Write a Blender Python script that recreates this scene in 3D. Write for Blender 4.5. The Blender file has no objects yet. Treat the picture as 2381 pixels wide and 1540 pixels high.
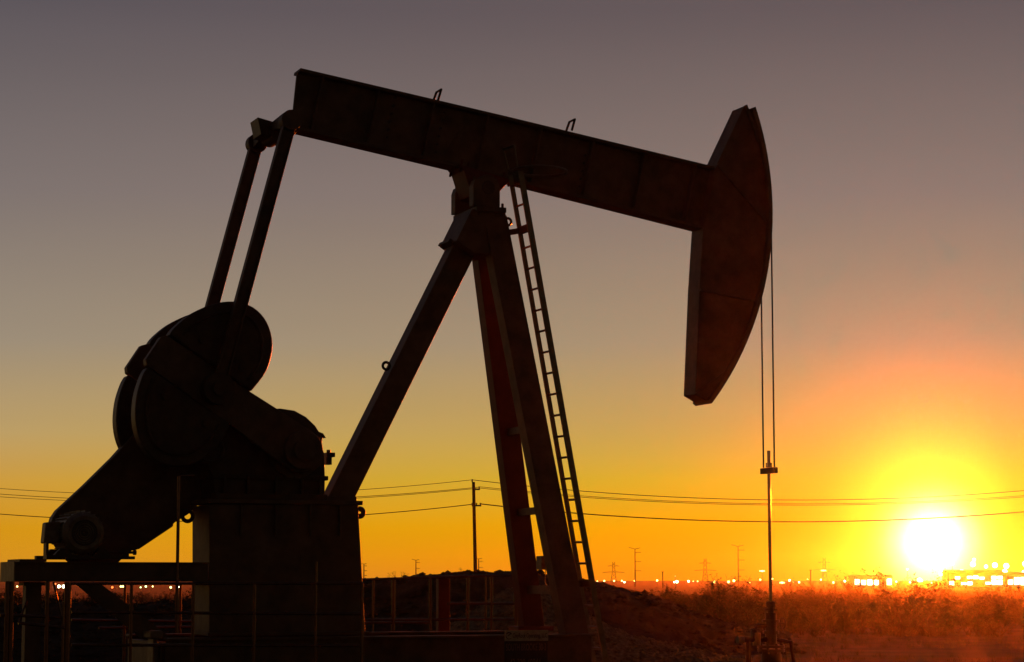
import bpy, math, random
import numpy as np
from mathutils import Vector, noise, Matrix
random.seed(7); np.random.seed(7)
R = math.radians
sc = bpy.context.scene
C = sc.collection

# ------------------------------------------------------------------ camera
CAMZ = 1.7; F = 5200.0; W, H = 2381.0, 1540.0     # focal length in pixels of a 2381 wide frame
PITCH = math.atan(580.0 / F)
cam_d = bpy.data.cameras.new('camera'); cam = bpy.data.objects.new('camera', cam_d); C.objects.link(cam)
cam_d.lens = F / W * 36.0; cam_d.sensor_width = 36.0
cam_d.clip_start = 0.1; cam_d.clip_end = 20000
cam.location = (0, 0, CAMZ); cam.rotation_euler = (math.pi / 2 + PITCH, 0, 0)
sc.camera = cam

def ray(px, py):
    x = (px - W / 2) / F; y = (H / 2 - py) / F
    return Vector((x, math.cos(PITCH) - y * math.sin(PITCH), math.sin(PITCH) + y * math.cos(PITCH)))
def U(px, py, Y):                      # world point at depth Y
    d = ray(px, py); return Vector((0, 0, CAMZ)) + d * (Y / d.y)

# ------------------------------------------------------------------ world, sun, exposure
SUN_AZ = math.atan((2165 - W / 2) / F)           # to the right of the view axis
SUN_EL = R(2.0)
def lin(c):
    return tuple(((v / 255) / 12.92 if v <= 10 else (((v / 255) + 0.055) / 1.055) ** 2.4) for v in c) + (1.0,)
world = bpy.data.worlds.new('World'); sc.world = world; world.use_nodes = True
wt = world.node_tree; wt.nodes.clear()
def wn(t, **k):
    n = wt.nodes.new(t)
    for a, b in k.items(): setattr(n, a, b)
    return n
def wmath(op, a, b=None, c=None, clamp=False):
    n = wn('ShaderNodeMath', operation=op); n.use_clamp = clamp
    for i, v in enumerate((a, b, c)):
        if v is None: continue
        if isinstance(v, (int, float)): n.inputs[i].default_value = v
        else: wt.links.new(v, n.inputs[i])
    return n.outputs[0]
def ramp(stops, fac):
    n = wn('ShaderNodeValToRGB'); cr = n.color_ramp
    while len(cr.elements) < len(stops): cr.elements.new(0.5)
    for e, (p, c) in zip(cr.elements, stops): e.position = p; e.color = lin(c)
    wt.links.new(fac, n.inputs[0]); return n.outputs[0]
tc = wn('ShaderNodeTexCoord'); sep = wn('ShaderNodeSeparateXYZ'); wt.links.new(tc.outputs['Generated'], sep.inputs[0])
zf = wmath('MULTIPLY', sep.outputs[2], 2.0, clamp=True)      # 0..0.5 of sine elevation
A = [(0, (214, 142, 50)), (.02, (222, 152, 30)), (.045, (220, 154, 22)), (.085, (212, 160, 62)), (.13, (192, 162, 106)), (.21, (160, 145, 125)),
     (.34, (129, 118, 115)), (.50, (94, 87, 93)), (1, (55, 50, 60))]
B = [(0, (235, 140, 10)), (.018, (238, 152, 4)), (.05, (236, 168, 3)), (.09, (212, 174, 42)), (.14, (194, 161, 88)), (.21, (166, 146, 117)),
     (.34, (137, 121, 115)), (.50, (99, 88, 92)), (1, (60, 52, 62))]
ra = ramp(A, zf); rb = ramp(B, zf)
# horizontal direction against the sun's azimuth
hx = wmath('MULTIPLY', sep.outputs[0], math.sin(SUN_AZ)); hy = wmath('MULTIPLY', sep.outputs[1], math.cos(SUN_AZ))
hd = wmath('ADD', hx, hy)
hl = wmath('SQRT', wmath('ADD', wmath('MULTIPLY', sep.outputs[0], sep.outputs[0]), wmath('MULTIPLY', sep.outputs[1], sep.outputs[1])))
caz = wmath('DIVIDE', hd, wmath('MAXIMUM', hl, 1e-4))
mr = wn('ShaderNodeMapRange', clamp=True); mr.inputs['From Min'].default_value = .915; mr.inputs['From Max'].default_value = 1.0
wt.links.new(caz, mr.inputs['Value'])
mix = wn('ShaderNodeMix', data_type='RGBA'); wt.links.new(mr.outputs[0], mix.inputs['Factor'])
wt.links.new(ra, mix.inputs['A']); wt.links.new(rb, mix.inputs['B'])
# the half of the sky away from the sunset is already night
mb = wn('ShaderNodeMapRange', clamp=True)
for k, v in (('From Min', -.3), ('From Max', .85), ('To Min', .24), ('To Max', 1.0)): mb.inputs[k].default_value = v
wt.links.new(caz, mb.inputs['Value'])
dim = wn('ShaderNodeVectorMath', operation='SCALE'); wt.links.new(mix.outputs['Result'], dim.inputs[0]); wt.links.new(mb.outputs[0], dim.inputs['Scale'])
# glow of the bright floodlight, drawn as a low sun
SD = Vector((math.sin(SUN_AZ) * math.cos(R(.95)), math.cos(SUN_AZ) * math.cos(R(.95)), math.sin(R(.95))))
dist = wn('ShaderNodeVectorMath', operation='DISTANCE'); wt.links.new(tc.outputs['Generated'], dist.inputs[0]); dist.inputs[1].default_value = SD
ang = wmath('MULTIPLY', dist.outputs['Value'], 180 / math.pi)
def gauss(s, p=2.0): return wmath('EXPONENT', wmath('MULTIPLY', wmath('POWER', wmath('DIVIDE', ang, s), p), -1.0))
def scaled(col, fac):
    n = wn('ShaderNodeVectorMath', operation='SCALE'); n.inputs[0].default_value = col; wt.links.new(fac, n.inputs['Scale']); return n.outputs[0]
def addv(a, b):
    n = wn('ShaderNodeVectorMath', operation='ADD'); wt.links.new(a, n.inputs[0]); wt.links.new(b, n.inputs[1]); return n.outputs[0]
glow = addv(scaled((3.0, 2.8, 2.2), gauss(.77, 2.0)), scaled((.3, .22, .12), gauss(1.4, 1.1)))
# faint uneven streaks of high dust, so the gradient is not perfectly even
nz = wn('ShaderNodeTexNoise'); mp = wn('ShaderNodeMapping'); mp.inputs['Scale'].default_value = (2, 2, 22)
wt.links.new(tc.outputs['Generated'], mp.inputs[0]); wt.links.new(mp.outputs[0], nz.inputs[0]); nz.inputs['Scale'].default_value = 2.2; nz.inputs['Detail'].default_value = 3
nm = wmath('ADD', wmath('MULTIPLY', nz.outputs[0], .06), .97)
sk = wn('ShaderNodeVectorMath', operation='SCALE'); wt.links.new(addv(dim.outputs[0], glow), sk.inputs[0]); wt.links.new(nm, sk.inputs['Scale'])
bg1 = wn('ShaderNodeBackground'); wt.links.new(sk.outputs[0], bg1.inputs[0]); bg1.inputs[1].default_value = .92
sky = wn('ShaderNodeTexSky', sky_type='NISHITA'); sky.sun_disc = False; sky.sun_elevation = SUN_EL; sky.sun_rotation = SUN_AZ; sky.dust_density = 3
bg2 = wn('ShaderNodeBackground'); wt.links.new(sky.outputs[0], bg2.inputs[0]); bg2.inputs[1].default_value = .002
ad = wn('ShaderNodeAddShader'); wt.links.new(bg1.outputs[0], ad.inputs[0]); wt.links.new(bg2.outputs[0], ad.inputs[1])
wo = wn('ShaderNodeOutputWorld'); wt.links.new(ad.outputs[0], wo.inputs[0])

sun_d = bpy.data.lights.new('sun', 'SUN'); sun = bpy.data.objects.new('sun', sun_d); C.objects.link(sun)  # sun lamp standing in for the bright floodlight
sun_d.energy = 5.0; sun_d.angle = R(.5); sun_d.color = (1.0, .10, .003)
sdir = Vector((math.sin(SUN_AZ) * math.cos(SUN_EL), math.cos(SUN_AZ) * math.cos(SUN_EL), math.sin(SUN_EL)))
sun.rotation_euler = sdir.to_track_quat('Z', 'Y').to_euler()
sc.view_settings.view_transform = 'Standard'; sc.view_settings.look = 'None'; sc.view_settings.exposure = 0; sc.view_settings.gamma = 1
sc.cycles.volume_bounces = 0; sc.cycles.max_bounces = 4

# ------------------------------------------------------------------ materials
def mat(name, base, rough=.6, metal=0.0, var=.35, scale=6.0, bump=.0, bscale=40.0, second=None, spec=.3, emit=None, estr=0):
    m = bpy.data.materials.new(name); m.use_nodes = True; t = m.node_tree; b = t.nodes['Principled BSDF']
    b.inputs['Roughness'].default_value = rough; b.inputs['Metallic'].default_value = metal
    b.inputs['Specular IOR Level'].default_value = spec
    if emit:
        b.inputs['Base Color'].default_value = (*base, 1)
        b.inputs['Emission Color'].default_value = (*emit, 1); b.inputs['Emission Strength'].default_value = estr; return m
    co = t.nodes.new('ShaderNodeTexCoord')
    n = t.nodes.new('ShaderNodeTexNoise'); n.inputs['Scale'].default_value = scale; n.inputs['Detail'].default_value = 8; n.inputs['Roughness'].default_value = .65
    t.links.new(co.outputs['Object'], n.inputs['Vector'])
    cr = t.nodes.new('ShaderNodeValToRGB'); cr.color_ramp.elements[0].position = .35; cr.color_ramp.elements[1].position = .68
    s = second or tuple(v * (1 + var) for v in base)
    cr.color_ramp.elements[0].color = (*[v * (1 - var) for v in base], 1); cr.color_ramp.elements[1].color = (*s, 1)
    t.links.new(n.outputs[0], cr.inputs[0]); t.links.new(cr.outputs[0], b.inputs['Base Color'])
    if bump:
        n2 = t.nodes.new('ShaderNodeTexNoise'); n2.inputs['Scale'].default_value = bscale; n2.inputs['Detail'].default_value = 6
        t.links.new(co.outputs['Object'], n2.inputs['Vector'])
        bp = t.nodes.new('ShaderNodeBump'); bp.inputs['Strength'].default_value = bump; bp.inputs['Distance'].default_value = .05
        t.links.new(n2.outputs[0], bp.inputs['Height']); t.links.new(bp.outputs[0], b.inputs['Normal'])
    return m
M = {}
M['paint'] = mat('weathered_dark_paint', (.10, .060, .030), .55, .0, .35, 3.0, .15, 60, second=(.15, .092, .048))
M['paint_red'] = mat('faded_red_paint', (.12, .022, .014), .55, 0, .3, 4.0, .1, 60)
M['dark'] = mat('dark_greasy_steel', (.055, .034, .018), .5, .0, .3, 6.0, .1, 60)
M['gal'] = mat('dull_galvanised_steel', (.16, .13, .08), .35, .6, .25, 9.0, .1, 80, spec=.5)
M['rail'] = mat('scuffed_pipe_paint', (.11, .05, .028), .26, .5, .3, 12.0, .0, 60, spec=.6)
M['steel'] = mat('polished_steel', (.5, .42, .3), .22, .9, .15, 12.0, spec=.6)
M['grey'] = mat('weathered_grey_enamel', (.36, .30, .17), .5, 0, .4, 7.0, .1, 40, second=(.10, .05, .03))
M['cable'] = mat('wire_rope', (.05, .04, .035), .5, .5, .2, 30)
M['wood'] = mat('creosoted_wood', (.06, .045, .03), .8, 0, .35, 9)
M['conc'] = mat('stained_concrete', (.10, .075, .05), .9, 0, .3, 3.0, .4, 30)
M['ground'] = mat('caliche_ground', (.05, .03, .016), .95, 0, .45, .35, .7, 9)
M['berm'] = mat('dark_earth', (.06, .038, .022), 1.0, 0, .45, 1.6, .9, 7, spec=.1)
M['gravel'] = mat('pale_gravel', (.20, .15, .08), 1.0, 0, .55, 9.0, 1.0, 14, second=(.30, .23, .13), spec=.1)
M['twig'] = mat('dry_twigs', (.10, .07, .04), .9, 0, .4, 2.0, spec=.1)
M['leaf'] = mat('dusty_leaves', (.09, .085, .035), .8, 0, .4, 2.0, spec=.1)
M['tower'] = mat('distant_galvanised_lattice', (.14, .11, .08), .7, .2, .2, .2)
M['lamp_y'] = mat('sodium_lamp', (1, .8, .4), emit=(1, .72, .22), estr=6)
M['lamp_w'] = mat('white_lamp', (1, 1, .8), emit=(1, .95, .55), estr=10)
M['lamp_g'] = mat('greenish_lamp', (.8, 1, .6), emit=(.75, 1, .35), estr=5)
M['lamp_r'] = mat('red_lamp', (1, .3, .2), emit=(1, .16, .03), estr=4)
M['glare_panel'] = mat('glowing_panel', (1, .9, .6), emit=(1, .9, .6), estr=7)  # emission of the panels added on the far buildings
M['shed'] = mat('pale_metal_siding', (.35, .3, .22), .6, .1, .15, .3)
M['signpale'] = mat('dusty_white_sign', (.36, .32, .20), .7, 0, .2, 10)
M['signdark'] = mat('dark_sign_board', (.035, .02, .015), .6, 0, .3, 6)
M['ink'] = mat('dark_lettering', (.05, .035, .025), .8, 0, .1)
M['letter'] = mat('worn_white_lettering', (.22, .13, .09), .8, 0, .3, 8)

# ------------------------------------------------------------------ mesh helpers
class MB:
    def __init__(s): s.v = []; s.f = []
    def add(s, vs, fs):
        o = len(s.v); s.v += [tuple(v) for v in vs]; s.f += [tuple(i + o for i in f) for f in fs]; return s
    def box(s, a0, a1, b0, b1, c0, c1):
        v = [(a, -b, c) for a in (a0, a1) for b in (b0, b1) for c in (c0, c1)]
        return s.add(v, [(0, 1, 3, 2), (4, 6, 7, 5), (0, 4, 5, 1), (2, 3, 7, 6), (0, 2, 6, 4), (1, 5, 7, 3)])
    def prism(s, poly, b0, b1):
        n = len(poly)
        v = [(a, -b0, c) for a, c in poly] + [(a, -b1, c) for a, c in poly]
        f = [tuple(range(n)), tuple(range(2 * n - 1, n - 1, -1))] + [(i, i + n, (i + 1) % n + n, (i + 1) % n) for i in range(n)]
        return s.add(v, f)
    def hexa(s, q0, q1):               # two quads of 4 points
        return s.add(list(q0) + list(q1), [(3, 2, 1, 0), (4, 5, 6, 7)] + [(i, (i + 1) % 4, (i + 1) % 4 + 4, i + 4) for i in range(4)])
    def member(s, p0, p1, wa, wb, wa1=None, wb1=None):   # local (a,b,c) points, section cut horizontally
        wa1 = wa1 or wa; wb1 = wb1 or wb
        q = lambda p, x, y: [(p[0] + i * x / 2, -(p[1] + j * y / 2), p[2]) for i, j in ((-1, -1), (1, -1), (1, 1), (-1, 1))]
        return s.hexa(q(p0, wa, wb), q(p1, wa1, wb1))
    def tube(s, pts, r, n=8, r1=None, cap=True):
        pts = [Vector(p) for p in pts]; o = len(s.v); m = len(pts)
        for i, p in enumerate(pts):
            d = (pts[min(i + 1, m - 1)] - pts[max(i - 1, 0)]).normalized()
            x = d.orthogonal().normalized() if i == 0 else (x - d * x.dot(d)).normalized()
            y = d.cross(x); rr = r if r1 is None else r + (r1 - r) * i / (m - 1)
            for k in range(n):
                t = 2 * math.pi * k / n; s.v.append(tuple(p + (x * math.cos(t) + y * math.sin(t)) * rr))
        for i in range(m - 1):
            for k in range(n):
                s.f.append((o + i * n + k, o + i * n + (k + 1) % n, o + (i + 1) * n + (k + 1) % n, o + (i + 1) * n + k))
        if cap: s.f.append(tuple(o + k for k in reversed(range(n)))); s.f.append(tuple(o + (m - 1) * n + k for k in range(n)))
        return s
    def cylb(s, a, c, r, b0, b1, n=40, r1=None):          # disc/cylinder along b
        r1 = r if r1 is None else r1
        v = [(a + r * math.cos(t), -b0, c + r * math.sin(t)) for t in np.linspace(0, 2 * math.pi, n, False)]
        v += [(a + r1 * math.cos(t), -b1, c + r1 * math.sin(t)) for t in np.linspace(0, 2 * math.pi, n, False)]
        return s.add(v, [tuple(range(n)), tuple(range(2 * n - 1, n - 1, -1))] + [(i, i + n, (i + 1) % n + n, (i + 1) % n) for i in range(n)])
    def cylz(s, x, y, r, z0, z1, n=20, r1=None):
        return s.tube([(x, y, z0), (x, y, z1)], r, n, r1)
    def ring(s, c, r, tr, ax, n=28, k=8):                 # torus about axis ax
        c = Vector(c); ax = Vector(ax).normalized(); x = ax.orthogonal().normalized(); y = ax.cross(x); o = len(s.v)
        for i in range(n):
            t = 2 * math.pi * i / n; d = x * math.cos(t) + y * math.sin(t)
            for j in range(k):
                u = 2 * math.pi * j / k; s.v.append(tuple(c + d * (r + tr * math.cos(u)) + ax * tr * math.sin(u)))
        for i in range(n):
            for j in range(k):
                s.f.append((o + i * k + j, o + ((i + 1) % n) * k + j, o + ((i + 1) % n) * k + (j + 1) % k, o + i * k + (j + 1) % k))
        return s
    def build(s, name, m, parent=None, smooth=False, bevel=0, label=None):
        me = bpy.data.meshes.new(name); me.from_pydata(s.v, [], s.f); me.validate(); me.update()
        import bmesh
        bm = bmesh.new(); bm.from_mesh(me); bmesh.ops.recalc_face_normals(bm, faces=bm.faces); bm.to_mesh(me); bm.free()
        me.materials.append(m)
        if smooth:
            me.polygons.foreach_set('use_smooth', [True] * len(me.polygons))
            try: me.set_sharp_from_angle(angle=R(40))
            except Exception: pass
        o = bpy.data.objects.new(name, me); C.objects.link(o)
        if parent: o.parent = parent
        if label: o['label'] = label
        if bevel:
            md = o.modifiers.new('bevel', 'BEVEL'); md.width = bevel; md.segments = 2; md.limit_method = 'ANGLE'; md.angle_limit = R(40)
        return o
def tag(o, label, cat, group=None, kind=None):
    if label: o['label'] = label
    if cat: o['category'] = cat
    if group: o['group'] = group
    if kind: o['kind'] = kind
    return o
def thing(name, loc, label, cat, rz=0, group=None):
    o = bpy.data.objects.new(name, None); C.objects.link(o); o.location = loc; o.rotation_euler = (0, 0, rz)
    o.empty_display_size = .3
    return tag(o, label, cat, group)
def copy_tree(o, parent=None):
    c = o.copy(); C.objects.link(c); c.parent = parent
    for ch in list(o.children): copy_tree(ch, c)
    return c

# ------------------------------------------------------------------ the pumpjack's own axes: a along the beam, b towards the camera, c up
AL = math.atan(.40)
u = Vector((math.cos(AL), math.sin(AL), 0)); v = Vector((math.sin(AL), -math.cos(AL), 0))
PV = U(1132, 438, 31.3)
BASE = PV - v * .4; BASE.z = 0
def Q(px, py, b):                      # pixel -> (a, c) in the vertical plane at lateral distance b
    d = ray(px, py); n = v; o = BASE + v * b
    t = (o - Vector((0, 0, CAMZ))).dot(n) / d.dot(n)
    p = Vector((0, 0, CAMZ)) + d * t - BASE
    return (p.dot(u), p.z)
def G(px, b):                          # a of a pixel column near ground height
    return Q(px, 1400, b)[0]
def P3(px, py, b): a, c = Q(px, py, b); return (a, b, c)
def L(a, b, c): return (a, -b, c)
def LP(px, py, b): a, c = Q(px, py, b); return (a, -b, c)

ZP = Q(1132, 438, .4)[1]
# ------------------------------------------------------------------ ground and earth
g = MB(); S = 9000
xs = [-S, -600, -150, -60, 60, 150, 600, S]; ys = [-200, 0, 30, 60, 120, 400, 1500, S]
for y in ys:
    for x in xs: g.v.append((x, y, 0))
for j in range(len(ys) - 1):
    for i in range(len(xs) - 1):
        k = j * len(xs) + i; g.f.append((k, k + 1, k + 1 + len(xs), k + len(xs)))
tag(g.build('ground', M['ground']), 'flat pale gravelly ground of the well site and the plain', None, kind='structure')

def ridge(name, crest, Y, back, front, amp, m, nx=260, ny=46, clods=0, ns=1.0):
    xs = [p[0] for p in crest]; hs = [U(p[0], p[1], Y).z for p in crest]
    b = MB(); x0, x1 = xs[0], xs[-1]
    for j in range(ny):
        t = j / (ny - 1) * 2 - 1
        d = t * (front if t < 0 else back)                 # metres from the crest line, towards the camera negative
        for i in range(nx):
            px = x0 + (x1 - x0) * i / (nx - 1)
            h = np.interp(px, xs, hs)
            pr = max(0, 1 - abs(t)) ; pr = pr ** .9 if t < 0 else pr
            pr = pr * (1 - .12 * math.exp(-(t * 6) ** 2))*1.136
            X = (px - W / 2) / F * Y; Yw = Y + d
            n1 = noise.fractal(Vector((X * .35 * ns, Yw * .35 * ns, 3)), 1.0, 2.0, 5)
            n2 = noise.fractal(Vector((X * 2.2 * ns, Yw * 2.2 * ns, 9)), .9, 2.0, 4)
            z = h * pr + (n1 * amp + n2 * amp * .45) * min(1, pr * 2.5) - .06
            b.v.append((X, Yw, z))
    for j in range(ny - 1):
        for i in range(nx - 1):
            k = j * nx + i; b.f.append((k, k + 1, k + 1 + nx, k + nx))
    return b.build(name, m, smooth=(amp < .06))
bermc = [(600, 1420), (680, 1350), (760, 1342), (850, 1341), (940, 1337), (1040, 1334), (1120, 1330), (1190, 1327), (1290, 1335), (1340, 1344), (1390, 1350), (1480, 1364), (1550, 1388), (1620, 1420), (1700, 1448), (1800, 1468)]
tag(ridge('earth_berm', bermc, 58, 7, 6.5, .16, M['berm'], 420, 60), 'dark rough earth berm behind the samson post sloping down to the right', None, kind='structure')
pilec = [(990, 1470), (1040, 1450), (1100, 1408), (1160, 1368), (1210, 1350), (1270, 1352), (1330, 1395), (1400, 1440), (1480, 1472), (1560, 1492), (1640, 1510), (1720, 1530)]
tag(ridge('gravel_pile', pilec, 47, 3.0, 3.0, .05, M['gravel'], 380, 60, ns=1.6), 'pale gravel heaped in a long pile in front of the dark berm', None, kind='structure')

bankc = [(-260, 1392), (-100, 1390), (60, 1398), (180, 1392), (300, 1396), (420, 1388), (520, 1392), (620, 1386), (700, 1400)]
tag(ridge('earth_bank', bankc, 52, 5, 5, .10, M['berm'], 300, 40), 'low black earth bank behind the motor platform at the left', None, kind='structure')

# ------------------------------------------------------------------ pumpjack
pj = thing('pumpjack', BASE, 'large dark red beam pumpjack standing over the well at sunset', 'pumpjack', AL)

# foundation and skid
a0, c0 = Q(385, 1487, 1.15); a1, _ = Q(1375, 1487, 1.15)
SK = Q(700, 1481, 1.15)[1]
pad = thing('concrete_foundation', BASE, 'long concrete block the pumpjack skid rests on', 'foundation', AL)
MB().box(a0 + .25, a1 + .35, -1.45, 1.35, -.05, SK - .42).build('block', M['conc'], pad, bevel=.03)
sk = MB()
for b in (-1.15, 1.15):                                        # two long I beams
    e = .14 * (1 if b > 0 else -1)
    sk.box(a0, a1, b - .14, b + .14, SK - .03, SK); sk.box(a0, a1, b - .14, b + .14, SK - .42, SK - .39)
    sk.box(a0, a1, b - .01, b + .01, SK - .39, SK - .03)
for a in np.linspace(a0 + .05, a1 - .05, 9): sk.box(a - .07, a + .07, -1.01, 1.01, SK - .38, SK - .06)
sk.build('skid', M['paint'], pj, bevel=.006)
ae, ce = Q(350, 1467, 1.0)
MB().box(ae, a0 - .002, .55, 1.0, ce - .10, ce).box(ae + .05, ae + .12, .6, .95, 0, ce - .10).build('skid_step', M['grey'], pj, bevel=.02)

# pedestal under the gearbox
B0, B1 = -.45, .5
pp = [Q(487, 1173, B1), Q(833, 1173, B1), (Q(850, 1478, B1)[0], SK + .003), (Q(487, 1478, B1)[0], SK + .003)]
pd = MB(); pd.prism(pp, B0, B1)
zt = Q(650, 1173, B1)[1]
aL, aR = pp[0][0], pp[1][0]
pd.box(aL - .04, aR + .05, B0 - .06, B1 + .06, zt + .002, zt + .06)
for px in (560, 640, 720, 790):                                # gusset ribs on the near face
    a = Q(px, 1200, B1)[0]; pd.box(a - .015, a + .015, B1 + .002, B1 + .05, zt - .42, zt)
pd.box(aL - .03, aR + .14, B1 + .004, B1 + .16, SK + .004, SK + .05)
pd.build('pedestal', M['paint'], pj, bevel=.01)
aE, cE = Q(838, 1192, .03)
MB().ring((aE, 0, cE), .052, .036, (0, 1, 0)).box(aE - .12, aE - .07, -.03, .03, cE - .09, cE + .1).build('lifting_eye', M['dark'], pj, smooth=True)
aE, cE = Q(434, 1200, .03)
MB().ring((aE + .02, 0, cE), .07, .028, (0, 1, 0)).build('lifting_eye', M['dark'], pj)

# gearbox
GB = .36
out = [(560, 1172), (500, 1172), (496, 1110), (486, 1090), (470, 1060), (478, 1010), (505, 975), (533, 967), (560, 964), (590, 957), (620, 952), (652, 950), (685, 955), (712, 970), (733, 990), (742, 1004), (752, 1008), (759, 1019), (750, 1016), (749, 1030), (754, 1060), (756, 1110), (755, 1172)]
gb = MB().prism([Q(x, y if y < 1170 else 1164, GB) for x, y in reversed(out)], -GB, GB)
zb = zt + .062
ga0, ga1 = Q(497, 1160, GB)[0], Q(756, 1160, GB)[0]
gb.box(ga0, ga1, -GB - .1, GB + .1, zb, zb + .08)
for px in (520, 575, 640, 700, 742):
    a = Q(px, 1150, GB)[0]; gb.prism([(a - .02, zb + .08), (a + .02, zb + .08), (a + .02, zb + .34), (a - .02, zb + .34)], GB + .002, GB + .06)
sp = Q(497, 1108, GB)[1]; gb.box(ga0 - .02, ga1 + .03, -GB - .05, GB + .05, sp - .03, sp + .03)      # split flange
for k in range(12):
    a = ga0 + (ga1 - ga0) * (k + .5) / 12; gb.cylb(a, sp, .02, GB + .05, GB + .07, 6)
gb.build('gearbox', M['dark'], pj, bevel=.012)
SH = Q(695, 1049, .55)                                        # crankshaft
cv = MB().cylb(*SH, .36, GB + .002, GB + .06).cylb(*SH, .27, GB + .06, GB + .10)
for k in range(10):
    t = k * math.pi / 5; cv.cylb(SH[0] + .31 * math.cos(t), SH[1] + .31 * math.sin(t), .02, GB + .06, GB + .085, 6)
cv.build('bearing_cover', M['paint'], pj)
aq = Q(756, 1053, 0); cq = Q(775, 1088, 0)
MB().box(aq[0], cq[0] + .0, -.08, .08, aq[1] - .06, aq[1]).box(aq[0], cq[0] - .04, -.06, .06, cq[1] + .04, aq[1] - .062).cylz(aq[0] + .05, 0, .03, aq[1] + .001, aq[1] + .04, 8).build('oil_filler', M['dark'], pj)
dr = Q(490, 1046, .55)
MB().cylb(*dr, .07, GB, .58, 20).cylb(*dr, .20, .42, .55).ring((dr[0], -.56, dr[1]), .165, .02, (0, 1, 0)).build('brake_drum', M['dark'], pj)

# belt guard and motor
gd = [(350, 966), (375, 951), (405, 944), (435, 942), (465, 946), (492, 958), (515, 978), (530, 1010), (533, 1050), (520, 1090), (470, 1160), (432, 1196), (398, 1217), (397, 1224), (318, 1277), (300, 1281), (290, 1287), (270, 1308), (160, 1308), (140, 1288), (118, 1255), (112, 1222), (116, 1205), (128, 1187), (190, 1130), (258, 1063), (310, 1005)]
GB0 = -.36
bgd = MB().prism([Q(x + 6, y, GB0) for x, y in reversed(gd)], -.62, GB0)
bgd.build('belt_guard', M['paint'], pj, smooth=True, bevel=.015)
mo = Q(196, 1239, .62); mr_ = .27
mt = MB().cylb(*mo, mr_, -.30, .55).cylb(*mo, mr_, .55, .64, r1=mr_ * .8)
for k in range(26):
    t = k * math.pi / 13; x, z = math.cos(t), math.sin(t)
    a, c = mo[0] + x * mr_, mo[1] + z * mr_
    mt.hexa([(a - z * .006, .25, c + x * .006), (a + z * .006, .25, c - x * .006), (a + z * .006 + x * .025, .25, c - x * .006 + z * .025), (a - z * .006 + x * .025, .25, c + x * .006 + z * .025)],
            [(a - z * .006, -.5, c + x * .006), (a + z * .006, -.5, c - x * .006), (a + z * .006 + x * .025, -.5, c - x * .006 + z * .025), (a - z * .006 + x * .025, -.5, c + x * .006 + z * .025)])
motor = mt.build('motor', M['grey'], pj, smooth=True)
fc = MB().ring((mo[0], -.645, mo[1]), mr_ * .58, .012, (0, 1, 0))
for rr in (.04, .07, .10, .13): fc.ring((mo[0], -.648, mo[1]), rr, .006, (0, 1, 0))
fc.cylb(*mo, .03, .64, .66, 16)
fc.build('fan_grille', M['dark'], motor)
j0, j1 = Q(100, 1216, .3), Q(139, 1268, .3)
MB().prism([Q(104, 1215, .3), Q(139, 1213, .3), Q(137, 1264, .3), Q(99, 1264, .3)][::-1], .12, .38).build('terminal_box', M['grey'], motor, bevel=.02)
zb0 = Q(200, 1307, .55)[1] + .036; PB = .55                            # top of the motor platform
mf = MB()
for px in (150, 240):
    a = Q(px, 1295, .6)[0]
    for b in (-.2, .48): mf.prism([(a - .12, zb0 + .05), (a + .12, zb0 + .05), (a + .04, mo[1] - mr_ * .75), (a - .04, mo[1] - mr_ * .75)], b - .06, b + .06)
a_l, a_r = Q(110, 1300, .6)[0], Q(280, 1300, .6)[0]
mf.box(a_l, a_r, -.35, -.2, zb0, zb0 + .05).box(a_l, a_r, .38, .55, zb0, zb0 + .05)
mf.box(Q(107, 1290, .5)[0], Q(113, 1290, .5)[0], .3, .5, zb0, Q(107, 1262, .5)[1])
mf.build('motor_mount', M['dark'], motor)
sa, sz = Q(290, 1300, .45)
MB().box(sa - .1, sa + .12, .38, .52, zb0, zb0 + .04).box(sa - .03, sa + .05, .42, .48, zb0 + .04, zb0 + .13).tube([L(sa - .35, .45, zb0 + .09), L(sa + .13, .45, zb0 + .09)], .018, 8).tube([L(sa + .11, .45, zb0 + .09), L(sa + .15, .45, zb0 + .09)], .035, 6).build('belt_tension_screw', M['dark'], motor)

# motor platform: two I beams, an end beam, braces and column
pl = MB(); aP0 = Q(36, 1330, PB)[0]; aP1 = Q(486, 1330, PB)[0] - .0
zt2 = Q(200, 1307, PB)[1]; zl2 = Q(200, 1353, PB)[1]
for b in (PB, -.55):
    pl.box(aP0, aP1, b - .12, b, zt2 - .02, zt2); pl.box(aP0, aP1, b - .12, b, zl2, zl2 + .02); pl.box(aP0, aP1, b - .066, b - .054, zl2 + .02, zt2 - .02)
for px in np.linspace(80, 300, 12):
    a = Q(px, 1320, PB)[0]; pl.cylb(a, zt2 - .07, .012, PB - .05, PB - .03, 8)
pl.box(aP0 + .001, aP0 + .14, -.42, PB - .13, zl2 + .01, zt2 - .01)
for px in (120, 200, 330, 430):
    a = Q(px, 1320, PB)[0]; pl.box(a - .06, a + .06, -.54, PB - .13, zl2 + .03, zt2 - .03)
plat = pl.build('motor_platform', M['paint'], pj, bevel=.004)
MB().box(aP0 - .02, aP0 - .002, -.55, PB, zl2 - .003, zt2 + .003).build('end_plate', M['grey'], plat)
MB().box(Q(47, 1302, PB)[0], Q(110, 1302, PB)[0], -.45, .5, zt2 + .002, zt2 + .035).build('deck_plate', M['paint'], plat)
ca = Q(74, 1400, 0)[0]
MB().box(ca - .1, ca + .1, -.12, .12, .02, zl2 - .002).box(ca - .14, ca + .14, -.2, .2, zl2 - .05, zl2 - .003).build('support_column', M['paint'], plat)
bs = MB()
for b in (PB - .1, -.5):
    p = [Q(172, 1354, b), Q(228, 1354, b), Q(400, 1486, b), Q(330, 1486, b)]; bs.prism(p[::-1], b - .06, b + .04)
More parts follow.
